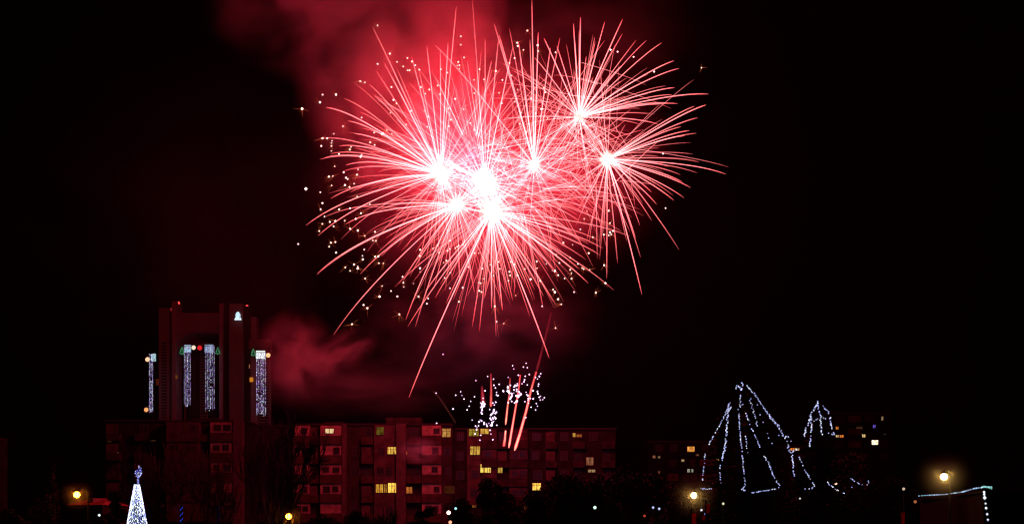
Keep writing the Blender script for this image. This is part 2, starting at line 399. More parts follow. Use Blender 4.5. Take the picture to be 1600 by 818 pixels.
# curtains of hanging lights on the tower
def light_curtain(label, px0, px1, y0, y1, strings, bright, seed, d=TD-5):
    bright *= 1.35
    rr = random.Random(seed)
    root = thing('light_curtain', label, 'light curtain', P((px0+px1)/2, y0, d), 'curtains of hanging lights on the tower')
    bm = bmesh.new(); tube(bm, [P(px0-.5, y0, d), P(px1+.5, y0, d)], .07, 5); part('rail', bm, M['metal'], root)
    for s in range(strings):
        x = px0 + (px1-px0)*(s+.5)/strings
        bm = bmesh.new(); cols = []
        end = y1 - rr.uniform(0, 7)
        heavy = rr.random() < .35 or s == strings//2
        y = y0 + 1
        while y < end:
            if rr.random() < .9:
                p = P(x + rr.uniform(-.35, .35), y, d)
                octa(bm, p, .15)
                q = rr.random(); b = bright*rr.uniform(.25, 1.1)*(1.3 if heavy else .8)
                c = (.42*b, .36*b, .85*b) if q < .35 else ((.85*b, .88*b, 1.1*b) if q < .82 else (.5*b, .2*b, .7*b))
                cols += [c]*8
            y += 1.75
        glow_mesh('light_string', bm, M['bulb'], root, cols)
light_curtain('thin single light curtain on the left wing of the tower', 232.5, 239.5, 552, 645, 3, .75, 1)
light_curtain('light curtain under the overhang of the tower, left of the red lamp', 287, 298.5, 540, 637, 5, .62, 2)
light_curtain('light curtain under the overhang of the tower, right of the red lamp', 320, 336, 540, 645, 6, .60, 3)
light_curtain('widest light curtain, on the right wing of the tower', 400, 416, 550, 650, 6, .70, 4)
# lit glass panels at the heads of the curtains and the outline figures
def panel(label, px0, px1, y0, y1, col, s, d=TD-4.2):
    root = thing('light_box', label, 'light box', P((px0+px1)/2, y1, d), 'pale light boxes on the tower')
    part('box_frame', boxbm(X(px0, d)-.12, X(px1, d)+.12, d+.02, d+.5, Z(y1, d)-.12, Z(y0, d)+.12), M['metal'], root)
    m = pane_mat('light box face', col, s, px0)
    part('face', boxbm(X(px0, d), X(px1, d), d-.1, d, Z(y1, d), Z(y0, d)), m, root)
panel('pale blue light box at the head of the curtain left of the red lamp', 288, 298.5, 538.5, 550, (.45, .72, 1), 1.0)
panel('pale blue light box at the head of the curtain right of the red lamp', 320, 334, 538, 550, (.42, .60, 1), .75)
panel('dazzling white light box on the right wing of the tower', 400, 414.5, 547.5, 560, (.85, 1, 1), 1.5)
panel('small blue white light box on the left wing of the tower', 236.5, 243.5, 552, 564, (.5, .85, 1), 1.0)
def figure(name, label, polys, col, s, cx, cy_, d=TD-4.4, cat='light figure', group=None):
    """flat frame of tubes outlined with small lamps"""
    root = thing(name, label, cat, P(cx, cy_, d), group)
    bm = bmesh.new(); bb = bmesh.new(); cols = []
    rr = random.Random(int(cx))
    for pl in polys:
        pts = [P(cx+a, cy_+b, d) for a, b in pl]
        tube(bm, pts, .08, 5)
        for i in range(len(pl)-1):
            n = max(2, int(math.hypot(pl[i+1][0]-pl[i][0], pl[i+1][1]-pl[i][1])/1.1))
            for k in range(n):
                octa(bb, pts[i].lerp(pts[i+1], k/n)+Vector((0, -.15, 0)), .17)
                q = rr.uniform(.5, 1.2)*s; cols += [tuple(c*q for c in col)]*8
    part('figure_frame', bm, M['metal'], root)
    glow_mesh('lamps', bb, M['bulb'], root, cols)
TREE = [[(-3.5, 4), (3.5, 4), (1.3, 0), (2.4, 0), (0, -5.5), (-2.4, 0), (-1.3, 0), (-3.5, 4)], [(0, 4), (0, 6)]]
for cx, lab in ((284.5, 'green outline tree figure left of the tower\'s twin curtains'), (340.5, 'green outline tree figure right of the tower\'s twin curtains'), (396, 'green outline tree figure beside the white light box')):
    figure('tree_figure', lab, TREE, (.10, .50, .22), .42, cx, 548 if cx < 390 else 550.5, group='green tree figures on the tower')
figure('bell_figure', 'white bell shaped light figure near the top of the tower\'s right pier', [[(-5, 4), (5, 4), (3, 1), (3, -4), (1, -7), (-1, -7), (-3, -4), (-3, 1), (-5, 4)], [(-2, 1), (2, 1)], [(-2, -3), (2, -3)], [(-4, 3), (4, 3)], [(-1, -6), (-1, 3)], [(1, -6), (1, 3)], [(-2.4, -1), (2.4, -1)]], (.6, .85, 1), 1.6, 372, 495, d=TD-4.6)
def disc(label, cx, cy_, r, col, s, d=TD-4.5):
    root = thing('signal_lamp', label, 'lamp', P(cx, cy_, d), 'round lamps on the tower')
    bm = bmesh.new(); bmesh.ops.create_cone(bm, cap_ends=True, segments=20, radius1=r*1.12, radius2=r*1.12, depth=.5, matrix=Matrix.Translation(P(cx, cy_, d+.3)) @ Matrix.Rotation(math.pi/2, 4, 'X'))
    part('housing', bm, M['metal'], root)
    bm = bmesh.new(); ball(bm, P(cx, cy_, d), r, 2, (1, .35, 1)); part('lens', bm, emis('lens light', col, s), root)
disc('large saturated red round lamp between the tower\'s twin curtains', 312, 543, .66, (.9, .02, .03), .8)
disc('small cream lamp just left of the red round lamp', 302.5, 542.5, .6, (1, .8, .6), 1.0)
disc('orange red lamp at the top of the left wing curtain', 230.5, 561, .62, (1, .45, .25), 1.6)
disc('orange red lamp at the foot of the left wing curtain', 228.5, 639.5, .6, (1, .35, .12), 1.2)
disc('orange red lamp right of the white light box', 419, 554.5, .62, (1, .45, .2), 1.6)

# ------------------------------------------------------------------ trees
def bare_tree(label, px, d, ytop, spread_px, seed, group='bare trees in front of the flats', lean=0, depth=7, frac=.30):
    rr = random.Random(seed)
    H = Z(ytop, d); S = spread_px/F*d
    base = Vector((X(px, d), d, 0))
    root = thing('bare_tree', label, 'tree', base, group)
    tb_, cb_ = bmesh.new(), bmesh.new()
    r0 = H*.019+.05
    top = base + Vector((lean, 0, H*frac))
    mid = base.lerp(top, .5) + Vector((rr.uniform(-.15, .15), 0, 0))
    tube(tb_, [base-Vector((0, 0, .2)), mid, top], [r0*1.35, r0, r0*.85], 8)
    def grow(p, dr, L, r, lv, bm):
        n = 3; pts = [p]; rad = [r]
        for i in range(n):
            dr = (dr + Vector((rr.uniform(-1, 1), rr.uniform(-1, 1), rr.uniform(-.2, .7)))*.16).normalized()
            p = p + dr*L/n; pts.append(p); rad.append(max(.04, r*(1-.45*(i+1)/n)))
        tube(bm, pts, rad, 5 if lv < 2 else 3, cap=False)
        if lv >= depth: return
        k = 3 if lv < 3 else 2
        for i in range(k):
            a = rr.uniform(.25, .75)
            ax = Vector((rr.uniform(-1, 1), rr.uniform(-1, 1), rr.uniform(-.3, .3))).normalized()
            nd = (Matrix.Rotation(a, 3, ax) @ dr + Vector((0, 0, .12))).normalized()
            grow(pts[-1] if i else pts[rr.choice((1, 2, 3))], nd, L*rr.uniform(.66, .88), rad[-1]*.92, lv+1, bm if lv >= 1 else cb_)
    L0 = H*.205*(1-frac)/.7
    for i in range(4):
        a = i*math.pi/2 + rr.uniform(-.4, .4)
        k = min(.9, S/H*1.5)
        grow(top, Vector((math.cos(a)*k, math.sin(a)*k*.8, 1)).normalized(), L0, r0*.6, 1, cb_)
    # scale crown to the wanted height and spread
    zs = max(v.co.z for v in cb_.verts); xs = max(abs(v.co.x-top.x) for v in cb_.verts)
    kz = (H-top.z)/(zs-top.z); kx = (S/2)/xs
    for v in cb_.verts:
        v.co.z = top.z + (v.co.z-top.z)*kz
        v.co.x = top.x + (v.co.x-top.x)*kx
    part('trunk', tb_, M['bark'], root); part('crown', cb_, M['bark'], root)
bare_tree('tall bare tree with forked crown right above the middle orange lamp', 458, 86, 640, 118, 11, frac=.47)
bare_tree('dense bare tree in front of the dark gap between two blocks', 405, 92, 662, 90, 5)
bare_tree('fine twigged bare tree in front of the two-bay block', 292, 100, 668, 84, 8)
bare_tree('dark bare tree at the narrow block\'s left bay', 250, 98, 690, 80, 33)
bare_tree('second dense bare tree just right of the dark gap between blocks', 428, 96, 655, 84, 29, depth=6)
bare_tree('tallest twiggy tree filling the dark gap beside the narrow block', 417, 84, 648, 62, 61, depth=6)
bare_tree('twiggy tree between the dark gap and the forked tree', 440, 80, 690, 70, 62, depth=6)
bare_tree('spindly bare tree under the tower\'s right wing', 330, 90, 700, 60, 63)
bare_tree('smaller bare tree left of the lit block\'s gap', 347, 104, 745, 70, 21)
bare_tree('short bare tree under the two big lit windows', 600, 96, 792, 60, 17, depth=6)

def leaf_crown(bm, rr, blobs, n, size):
    for i in range(n):
        c, r = rr.choice(blobs)
        v = Vector((rr.gauss(0, 1), rr.gauss(0, 1), rr.gauss(0, 1))).normalized()*r*(rr.uniform(.3, 1)**.5)
        p = c + v
        a = Vector((rr.gauss(0, 1), rr.gauss(0, 1), rr.gauss(0, 1))).normalized(); b = a.cross(Vector((rr.gauss(0, 1), rr.gauss(0, 1), rr.gauss(0, 1)))).normalized()
        s = size*rr.uniform(.6, 1.4)
        vs = [bm.verts.new(p+a*s), bm.verts.new(p+b*s*.5), bm.verts.new(p-a*s), bm.verts.new(p-b*s*.5)]
        bm.faces.new(vs)
def leafy_tree(label, px, d, ytop, spread_px, seed, group='dark leafy trees along the park edge', n=9000):
    rr = random.Random(seed); H = Z(ytop, d); S = spread_px/F*d
    base = Vector((X(px, d), d, 0)); root = thing('leafy_tree', label, 'tree', base, group)
    bm = bmesh.new(); tube(bm, [base-Vector((0, 0, .2)), base+Vector((.1, 0, H*.3)), base+Vector((-.1, .1, H*.7))], [.28, .2, .08], 8)
    for k in range(6):
        a = rr.uniform(0, 6.28); p = base+Vector((0, 0, H*rr.uniform(.25, .5)))
        tube(bm, [p, p+Vector((math.cos(a)*S*.18, math.sin(a)*S*.18, H*.12)), p+Vector((math.cos(a)*S*.32, math.sin(a)*S*.32, H*.25))], [.1, .07, .03], 5)
    part('trunk', bm, M['bark'], root)
    blobs = []
    for k in range(44):
        a = rr.uniform(0, 6.28); q = rr.random()**.6; zz = rr.uniform(.22, .93)
        w_ = S/2*math.sin(math.pi*min(1, max(0.1, (zz-.1)/.95)))**.7*.8
        r = S*rr.uniform(.10, .19)
        blobs.append((base+Vector((math.cos(a)*q*w_, math.sin(a)*q*w_, min(H*zz, H-r))), r))
    bm = bmesh.new(); leaf_crown(bm, rr, blobs, n, .16*math.sqrt(S/6))
    part('crown', bm, M['leaf'], root)
LT = [(505, 100, 800, 62, 'dark bush under the first lit loggia column'), (805, 98, 782, 80, 'dark tree low under the rocket tails'), (930, 96, 752, 110, 'dark tree below the faint twin windows'), (1065, 112, 770, 60, 'small dark tree just left of the left spruce'),
      (1310, 108, 772, 90, 'dark tree under the drooping string lights'), (1450, 116, 772, 80, 'dark tree behind the pavilion\'s far end'),
      (722, 108, 776, 70, 'rounded dark tree under the right end of the long lit block'), (775, 104, 742, 80, 'dark tree with its top against the bright yellow room'),
      (842, 100, 762, 90, 'low dark tree below the lit window right of the rocket tails'), (896, 98, 738, 120, 'broad dark tree under the patterned pink window'),
      (965, 104, 722, 130, 'low dark tree at the far right end of the flats'), (1032, 118, 738, 90, 'dark tree left of the yellow white lamp'),
      (560, 102, 796, 60, 'small dark tree beside the long block\'s ground floor'), (665, 100, 788, 56, 'small dark tree left of the pinkish white lamp'),
      (1330, 120, 704, 110, 'large dark tree beneath the distant hillside block'), (1398, 118, 742, 90, 'dark tree between hillside block and tallest street lamp'),
      (236, 94, 780, 60, 'dark bush-like tree right behind the lit cone tree'), (185, 98, 760, 58, 'dark tree left behind the lit cone tree'),
      (60, 105, 770, 70, 'dark tree left of the leftmost orange lamp'), (16, 100, 792, 60, 'dark low tree at the picture\'s left edge'),
      (1242, 116, 735, 66, 'dark tree filling the gap between both garlanded spruces')]
for i, (a, b, c, e, l) in enumerate(LT): leafy_tree(l, a, b, c, e, 40+i)
# slim poplar
rr = random.Random(3); d = 120; H = Z(715, d); base = Vector((X(80, d), d, 0))
root = thing('poplar_tree', 'slim upright poplar left of the leftmost orange lamp', 'tree', base)
bm = bmesh.new(); tube(bm, [base, base+Vector((0, 0, H*.9))], [.2, .04], 7); part('trunk', bm, M['bark'], root)
bm = bmesh.new(); leaf_crown(bm, rr, [(base+Vector((rr.uniform(-.3, .3), rr.uniform(-.3, .3), z)), .75*math.sin(math.pi*min(.97, max(.1, z/H)))+.12) for z in [1.5+k*(H-1.9)/26 for k in range(27)]], 3500, .14)
part('crown', bm, M['leaf'], root)

def spruce(label, px, d, ytop, base_px, seed, ybase=790):
    rr = random.Random(seed); H = Z(ytop, d); base = Vector((X(px, d), d, 0))
    Rb = base_px/2/F*d * H/(Z(ytop, d)-Z(ybase, d))
    root = thing('spruce_tree', label, 'tree', base, 'tall spruces hung with light strings')
    bm = bmesh.new(); tube(bm, [base-Vector((0, 0, .2)), base+Vector((0, 0, H*.5)), base+Vector((0, 0, H*.98))], [.38, .22, .04], 8); part('trunk', bm, M['bark'], root)
    bm = bmesh.new(); z = 1.2
    while z < H-.2:
        R = Rb*(1-z/H)**.9 + .1
        nb = max(5, int(7+R*3))
        for k in range(nb):
            a = rr.uniform(0, 6.283); L = R*rr.uniform(.72, 1.0)
            u = Vector((math.cos(a), math.sin(a), 0)); s = Vector((-math.sin(a), math.cos(a), 0))
            p0 = base+Vector((0, 0, z)); 
            m = max(3, int(L*3))
            for j in range(m):
                t0 = (j+.5)/m
                p = p0 + u*L*t0 + Vector((0, 0, -L*.32*t0 + L*.12*t0*t0))
                wdt = .30*(1.15-t0)+.08
                for sg in (-1, 1):
                    q = p + s*sg*wdt*rr.uniform(.7, 1.3) + u*.18 + Vector((0, 0, -.12-rr.uniform(0, .15)))
                    bm.faces.new((bm.verts.new(p), bm.verts.new(p+u*L/m*1.1), bm.verts.new(q)))
        z += .34
    part('crown', bm, M['needle'], root)
    def surf_pt(x_px, y_px):
        R = lambda zz: Rb*(1-min(.999, zz/H))**.9 + .1
        x = X(x_px, d); zz = Z(y_px, d); dx = x-base.x; r = max(.15, R(zz))
        dy = math.sqrt(max(.05, r*r-dx*dx)) if abs(dx) < r else .1
        s_ = (d-dy)/d          # keep the point on the same line of sight while it lies on the crown
        return Vector((X(x_px, d-dy), d-dy, Z(y_px, d-dy)))
    return surf_pt

def ztl(pts): return [(980+a/3.438, 580+b/3.438) for a, b in pts]
def lights_on(label, mapper, strands, seed, cat='string lights', group='strings of white lights on the trees', size=.066, spread=.8):
    rr = random.Random(seed)
    x, y = strands[0][0][0]
    root = thing('string_lights', label, cat, mapper(x, y), group)
    for (pl, gap, bright, width) in strands:
        cable = bmesh.new(); bb = bmesh.new(); cols = []
        pts = [mapper(*p) for p in pl]
        tube(cable, pts, .012, 3)
        for i in range(len(pl)-1):
            L = math.hypot(pl[i+1][0]-pl[i][0], pl[i+1][1]-pl[i][1]); n = max(1, int(round(L/gap/1.25)))
            for k in range(n):
                t = (k+rr.uniform(-.2, .2))/n
                if rr.random() < .2: continue
                p = pts[i].lerp(pts[i+1], t)
                p = p + Vector((rr.uniform(-1, 1)*width*.055, -.05, rr.uniform(-1, 1)*spread*.04))
                octa(bb, p, size*rr.uniform(.7, 1.15))
                q = 1.35*bright*rr.uniform(.35, 1.25)
                if rr.random() < .3: c = (.8*q, .85*q, 1.05*q)
                else: c = (.46*q, .50*q, .95*q)
                cols += [c]*8
        cb = part('light_string', cable, M['cable'], root)
        glow_mesh('bulbs', bb, M['bulb'], cb, cols)
m1 = spruce('left spruce of the pair with the tallest light strings', 1126, 97, 640, 70, 1, ybase=790)
lights_on('two-armed string lights falling from the left spruce\'s tip', m1, [
    (ztl([(545, 178), (523, 235), (495, 290), (465, 340), (437, 395)]), 1.7, .75, .8),
    (ztl([(548, 170), (540, 210), (537, 260), (530, 370), (520, 430), (508, 482)]), 1.15, .95, 1.4),
    (ztl([(538, 200), (560, 190), (545, 215), (535, 225)]), 1.3, .7, 1),
    (ztl([(418, 440), (412, 510), (403, 590)]), 2.2, .6, .6),
    (ztl([(497, 505), (500, 560), (503, 615)]), 2.0, .65, .8),
    (ztl([(395, 628), (430, 630), (460, 627)]), 2.3, .75, .5)], 1)
m2 = spruce('tallest spruce, wearing the widest net of light strings', 1174, 93, 606, 128, 2, ybase=790)
lights_on('big tent of string lights spreading from the tallest spruce\'s tip', m2, [
    (ztl([(617, 58), (620, 75), (610, 100), (605, 85), (590, 75), (583, 102)]), 1.2, .8, .8),
    (ztl([(607, 128), (605, 190), (625, 170)]), 1.3, .7, 1.0),
    (ztl([(597, 205), (605, 330), (615, 430), (625, 530), (635, 610), (615, 632), (640, 640)]), 1.7, .8, .8),
    (ztl([(637, 225), (665, 300), (700, 375), (715, 418)]), 1.8, .75, .8),
    (ztl([(735, 455), (760, 490), (775, 540), (800, 585), (820, 615)]), 1.7, .85, .9),
    (ztl([(645, 78), (690, 130), (740, 205), (770, 245)]), 1.25, .8, 1.0),
    (ztl([(760, 235), (800, 280), (815, 295)]), .75, 1.0, 2.0),
    (ztl([(815, 305), (845, 350), (860, 390), (875, 440)]), 1.9, .75, 1.6),
    (ztl([(670, 650), (740, 640), (805, 628), (820, 615)]), 1.9, .75, .7),
    (ztl([(655, 130), (668, 185), (685, 240), (700, 310)]), 2.3, .6, 1.4),
    (ztl([(690, 140), (715, 230), (745, 305), (765, 360), (798, 412)]), 9.0, .5, 1.0),
    (ztl([(635, 350), (642, 400), (652, 445)]), 3.0, .7, .8),
    (ztl([(815, 340), (865, 350), (890, 385)]), 3.0, .75, 2.0)], 2)
m3 = spruce('slender spruce at the foot of the long sloping light string', 1252, 95, 690, 60, 3, ybase=790)
lights_on('short string lights below the long slope, ending in a small hook', m3, [
    (ztl([(865, 400), (878, 440), (905, 420), (925, 415)]), 1.6, .85, 1.2),
    (ztl([(885, 450), (888, 480), (893, 520), (895, 567)]), 1.4, .9, 1.0),
    (ztl([(918, 450), (950, 520), (985, 580), (1008, 612), (990, 628), (948, 630)]), 1.9, .75, .8)], 3)
m4 = spruce('smaller right spruce with light strings only round its top', 1278, 102, 632, 84, 4, ybase=760)
lights_on('cap of string lights round the smaller right spruce\'s top', m4, [
    (ztl([(1018, 153), (1020, 175), (1000, 205), (985, 235), (978, 270)]), 1.0, .95, 1.3),
    (ztl([(985, 235), (990, 300), (985, 350), (977, 410)]), 1.5, .8, .9),
    (ztl([(985, 260), (962, 300), (955, 330), (947, 355)]), 1.9, .75, 1.3),
    (ztl([(1022, 185), (1035, 225), (1037, 270), (1042, 320), (1047, 345)]), 1.7, .8, .9),
    (ztl([(1042, 178), (1080, 215), (1092, 260), (1098, 300), (1115, 345)]), 1.7, .8, 1.2),
    (ztl([(1005, 265), (1045, 240), (1078, 262)]), 3.0, .55, 1.5), (ztl([(1085, 330), (1115, 342)]), 2.2, .5, 1)], 4, size=.08)
def plain(d): return lambda a, b: P(a, b, d)
lights_on('drooping string lights low between dark trees under the hillside block, left run', plain(100), [(ztl([(1075, 595), (1095, 615), (1120, 632), (1150, 645), (1172, 660)]), 1.8, .9, .8)], 5)
lights_on('drooping string lights low between dark trees under the hillside block, right run', plain(104), [(ztl([(1200, 572), (1240, 600), (1270, 608), (1297, 606), (1294, 580)]), 2.0, .75, .8), (ztl([(1208, 620), (1212, 632), (1218, 650)]), 3, .8, .8)], 6)

# ------------------------------------------------------------------ pavilion with lit eave at right
d1, d2 = 108.0, 84.0
p1, p2 = P(1434, 774, d1), P(1537, 760, d2)
pv = thing('pavilion', 'dark pavilion with string lights along its eave, right side', 'pavilion', (p2.x-6, 94, 0))
def quadwall(a, b, z0, z1, th):
    bm = bmesh.new(); n = (b-a).cross(Vector((0, 0, 1))).normalized()*th
    pts = [a, b, b-n, a-n]
    lo = [bm.verts.new((p.x, p.y, z0)) for p in pts]; hi = [bm.verts.new((p.x, p.y, z1)) for p in pts]
    for k in range(4): bm.faces.new((lo[k], lo[(k+1) % 4], hi[(k+1) % 4], hi[k]))
    bm.faces.new(hi); bm.faces.new(list(reversed(lo)))
    return bm
ez = p2.z - .15
e1, e2 = Vector((p1.x, p1.y, 0)), Vector((p2.x, p2.y, 0))
off = Vector((.9, .9, 0))
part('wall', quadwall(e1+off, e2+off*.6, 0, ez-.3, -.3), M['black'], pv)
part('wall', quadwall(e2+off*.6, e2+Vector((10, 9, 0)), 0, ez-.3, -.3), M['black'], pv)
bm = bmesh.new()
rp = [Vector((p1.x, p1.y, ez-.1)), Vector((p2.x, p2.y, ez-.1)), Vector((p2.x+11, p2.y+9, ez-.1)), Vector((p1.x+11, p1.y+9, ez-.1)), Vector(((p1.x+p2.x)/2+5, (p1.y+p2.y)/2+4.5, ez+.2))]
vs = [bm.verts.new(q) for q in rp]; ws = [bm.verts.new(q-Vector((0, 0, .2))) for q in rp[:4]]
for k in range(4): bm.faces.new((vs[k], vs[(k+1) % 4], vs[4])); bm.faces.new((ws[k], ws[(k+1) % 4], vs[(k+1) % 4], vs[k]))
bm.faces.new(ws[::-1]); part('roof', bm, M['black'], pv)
rr = random.Random(9)
root = thing('string_lights', 'row of white bulbs along the pavilion eave and down its corner post', 'string lights', p2, 'strings of white lights on the pavilion')
def eave(a, b, n, sz, name='light_string', br=1.0, col=(.55, .75, 1.0)):
    bm = bmesh.new(); tube(bm, [a, b], .015, 3); c = part(name, bm, M['cable'], root)
    bb = bmesh.new(); cols = []
    for i in range(n):
        octa(bb, a.lerp(b, (i+rr.uniform(-.15, .15)+.5)/n)+Vector((0, -.1, 0)), sz*rr.uniform(.8, 1.2)); q = br*rr.uniform(.6, 1.3); cols += [tuple(k*q for k in col)]*8
    glow_mesh('bulbs', bb, M['bulb'], c, cols)
E = lambda a, b, t: P(a, b, d1+(d2-d1)*t)
zz = lambda X_, Y_: (1250+X_/3.751, 600+Y_/3.751)
seq = [(688, 653), (750, 648), (850, 644), (890, 637), (948, 630), (972, 622), (1022, 608), (1068, 603)]
for i in range(len(seq)-1):
    a, b = zz(*seq[i]), zz(*seq[i+1]); t0 = (a[0]-1434)/103; t1 = (b[0]-1434)/103
    eave(E(*a, t0), E(*b, t1), max(3, int((b[0]-a[0])/3.6)), .07, br=1.6)
a, b = zz(1065, 600), zz(1125, 600); eave(P(*a, d2), P(*b, d2), 6, .07, br=1.3, col=(.35, .8, .75))
a, b = zz(1068, 592), zz(1125, 612); eave(P(*a, d2), P(*b, d2), 5, .065, br=.9, col=(.3, .75, .65))
vl = [(1075, 622), (1077, 652), (1083, 680), (1086, 712), (1090, 740), (1096, 770), (1100, 812)]
for i in range(len(vl)-1): eave(P(*zz(*vl[i]), d2), P(*zz(*vl[i+1]), d2), 1 if i else 2, .125, br=1.3, col=(.75, .85, 1))

# ------------------------------------------------------------------ street lamps
def street_lamp(label, px, py, d, col, power, r, mist, arm=1.0):
    p = P(px, py, d); base = Vector((p.x+arm, d+.6, 0))
    root = thing('street_lamp', label, 'street lamp', base, 'street lamps')
    bm = bmesh.new(); tube(bm, [base, base+Vector((0, 0, p.z-.6)), Vector((base.x, base.y, p.z+.35))], [.13, .08, .06], 10); part('pole', bm, M['metal'], root)
    bm = bmesh.new(); tube(bm, [Vector((base.x, base.y, p.z+.3)), Vector(((base.x+p.x)/2, d+.3, p.z+.62)), Vector((p.x, d+.1, p.z+.5))], [.05, .045, .045], 8); part('arm', bm, M['metal'], root)
    bm = bmesh.new(); bmesh.ops.create_cone(bm, cap_ends=True, segments=20, radius1=r*1.1, radius2=.08, depth=.22, matrix=Matrix.Translation(p+Vector((0, 0, r+.10)))); part('lamp_shade', bm, M['metal'], root)
    bm = bmesh.new(); ball(bm, p, r, 3)
    part('globe', bm, emis('lamp globe', col, power, 'FRONT'), root, smooth=True)
    if mist:  # added ball of mist, gives the globe its halo
        bm = bmesh.new(); ball(bm, (0, 0, 0), 1, 3)
        o = mesh_obj('halo_mist', bm, HALO_MIST, None); tag(o, kind='stuff'); o.location = p; o.scale = (mist,)*3
        o['label'] = 'ball of mist added for the halo around ' + label.split(',')[0]
    return root
def flash_mat(name, s, col, scatter=False):
    m = bpy.data.materials.new(name); m.use_nodes = True; t = m.node_tree; t.nodes.clear()
    tc = t.nodes.new('ShaderNodeTexCoord'); ln = t.nodes.new('ShaderNodeVectorMath'); ln.operation = 'LENGTH'
    sub = t.nodes.new('ShaderNodeMath'); sub.operation = 'SUBTRACT'; sub.inputs[0].default_value = 1; sub.use_clamp = True
    pw = t.nodes.new('ShaderNodeMath'); pw.operation = 'POWER'; pw.inputs[1].default_value = 3.0
    mu = t.nodes.new('ShaderNodeMath'); mu.operation = 'MULTIPLY'; mu.inputs[1].default_value = s
    e = t.nodes.new('ShaderNodeVolumeScatter' if scatter else 'ShaderNodeEmission'); e.inputs['Color'].default_value = (*col, 1)
    o = t.nodes.new('ShaderNodeOutputMaterial')
    t.links.new(tc.outputs['Object'], ln.inputs[0]); t.links.new(ln.outputs['Value'], sub.inputs[1]); t.links.new(sub.outputs[0], pw.inputs[0])
    t.links.new(pw.outputs[0], mu.inputs[0]); t.links.new(mu.outputs[0], e.inputs['Density' if scatter else 'Strength']); t.links.new(e.outputs[0], o.inputs['Volume'])
    return m
def vol(name, density, color=(1, 1, 1), aniso=0.0):
    m = bpy.data.materials.new(name); m.use_nodes = True; t = m.node_tree; t.nodes.clear()
    v_ = t.nodes.new('ShaderNodeVolumePrincipled'); v_.inputs['Density'].default_value = density
    v_.inputs['Color'].default_value = (*color, 1); v_.inputs['Anisotropy'].default_value = aniso
    o = t.nodes.new('ShaderNodeOutputMaterial'); t.links.new(v_.outputs[0], o.inputs['Volume'])
    return m
HALO_MIST = flash_mat('halo mist', .15, (1, 1, 1), True)
LAMPS = [
 ('round orange street lamp far left, beside the low house', 120, 772, 100, (1, .26, .012), 60, .27, 1.9, .8),
 ('orange street lamp at the foot of the forked bare tree', 451, 806, 82, (1, .26, .012), 60, .21, 1.5, .7),
 ('yellow white street lamp left of the garlanded spruces', 1084, 773, 84, (1, .58, .13), 70, .21, 2.3, .7),
 ('brightest and highest street lamp, above the pavilion eave', 1475, 744, 88, (1, .58, .13), 80, .25, 2.7, .7)]
for L in LAMPS: street_lamp(*L)
def small_lamp(label, px, py, d, col, s, r):
    r *= .8
    p = P(px, py, d); root = thing('garden_lamp', label, 'lamp', Vector((p.x, d, 0)), 'small park lamps')
    bm = bmesh.new(); tube(bm, [Vector((p.x, d, 0)), p-Vector((0, 0, r))], .05, 7); part('pole', bm, M['metal'], root)
    bm = bmesh.new(); ball(bm, p, r, 2); part('globe', bm, emis('small lamp', col, s), root)
for a in [('pinkish white lamp just left of the green blue one', 701, 800, 80, (1, .7, .6), 3, .19), ('tiny green blue lamp right of the pinkish white lamp', 712, 793.5, 84, (.4, .8, .9), 1.2, .13),
          ('small orange pink lamp just below the pinkish white one', 703.5, 815, 70, (1, .35, .2), 1.6, .14), ('small white lamp right of the low house', 155, 804, 76, (.75, .8, .75), 1.3, .11),
          ('greenish white lamp under the right end of the flats', 929.5, 792, 84, (.6, 1, .75), 1.3, .16), ('left one of two faint blue white lamps', 1020.5, 792, 86, (.5, .55, .9), 1.0, .12),
          ('right one of two faint blue white lamps', 1030, 794, 86, (.5, .55, .9), 1.1, .12), ('small white lamp below the yellow white street lamp', 1096, 796, 84, (.7, .7, .8), 1.2, .11),
          ('small blue lamp right below the small white one', 1102, 802, 84, (.2, .3, .8), .8, .1), ('pale green yellow lamp below the left spruce', 1130, 786, 84, (.7, .8, .45), 1.0, .12),
          ('whitish lamp below the hook of the short string lights', 1250, 778, 84, (.6, .65, .6), .8, .1), ('dim cream lamp between hillside block and pavilion', 1412, 763, 92, (1, .7, .5), .6, .15),
          ('dim orange lamp left below the pavilion eave', 1430, 783, 82, (1, .3, .12), .4, .14), ('dim red lamp at the right end of the flats', 1007, 805, 84, (1, .12, .06), .35, .13)]: small_lamp(*a)
for a in [('warm lamp seen through the left low string lights', 1306, 754.5, 110, (1, .6, .4), 2.2, .16), ('second warm lamp on the left low string lights', 1307, 764, 110, (1, .55, .3), 1.5, .16)]: small_lamp(*a)

# red banners below the yellow white lamp
def banner(label, px0, px1, y0, y1, d):
    x0, x1 = X(px0, d), X(px1, d)
    root = thing('banner', label, 'banner', Vector((x0, d, 0)), 'red banners on poles')
    bm = bmesh.new(); tube(bm, [Vector((x0-.06, d, 0)), Vector((x0-.06, d, Z(y0, d)+.3))], .05, 8); part('pole', bm, M['metal'], root)
    bm = bmesh.new(); n = 10; rows = []
    for j in range(n+1):
        for s_ in (0, 1):
            pass
        zc = Z(y0, d)+(Z(y1, d)-Z(y0, d))*j/n
        rows.append([bm.verts.new((x0+(x1-x0)*i/6, d+.05*math.sin(i*1.1+j*.7), zc)) for i in range(7)])
    for j in range(n):
        for i in range(6): bm.faces.new((rows[j][i], rows[j][i+1], rows[j+1][i+1], rows[j+1][i]))
    bmesh.ops.solidify(bm, geom=bm.faces[:], thickness=.012)
    part('cloth', bm, M['banner'], root)
banner('widest red banner directly below the yellow white street lamp', 1081, 1088, 801, 850, 80)
banner('tall narrow red banner right of the yellow white street lamp', 1104, 1109, 787, 800, 82)
banner('short red banner between the two others below the lamp', 1097, 1102, 804, 812, 81)
banner('dim red banner left of the pavilion', 1408, 1414, 800, 850, 86)

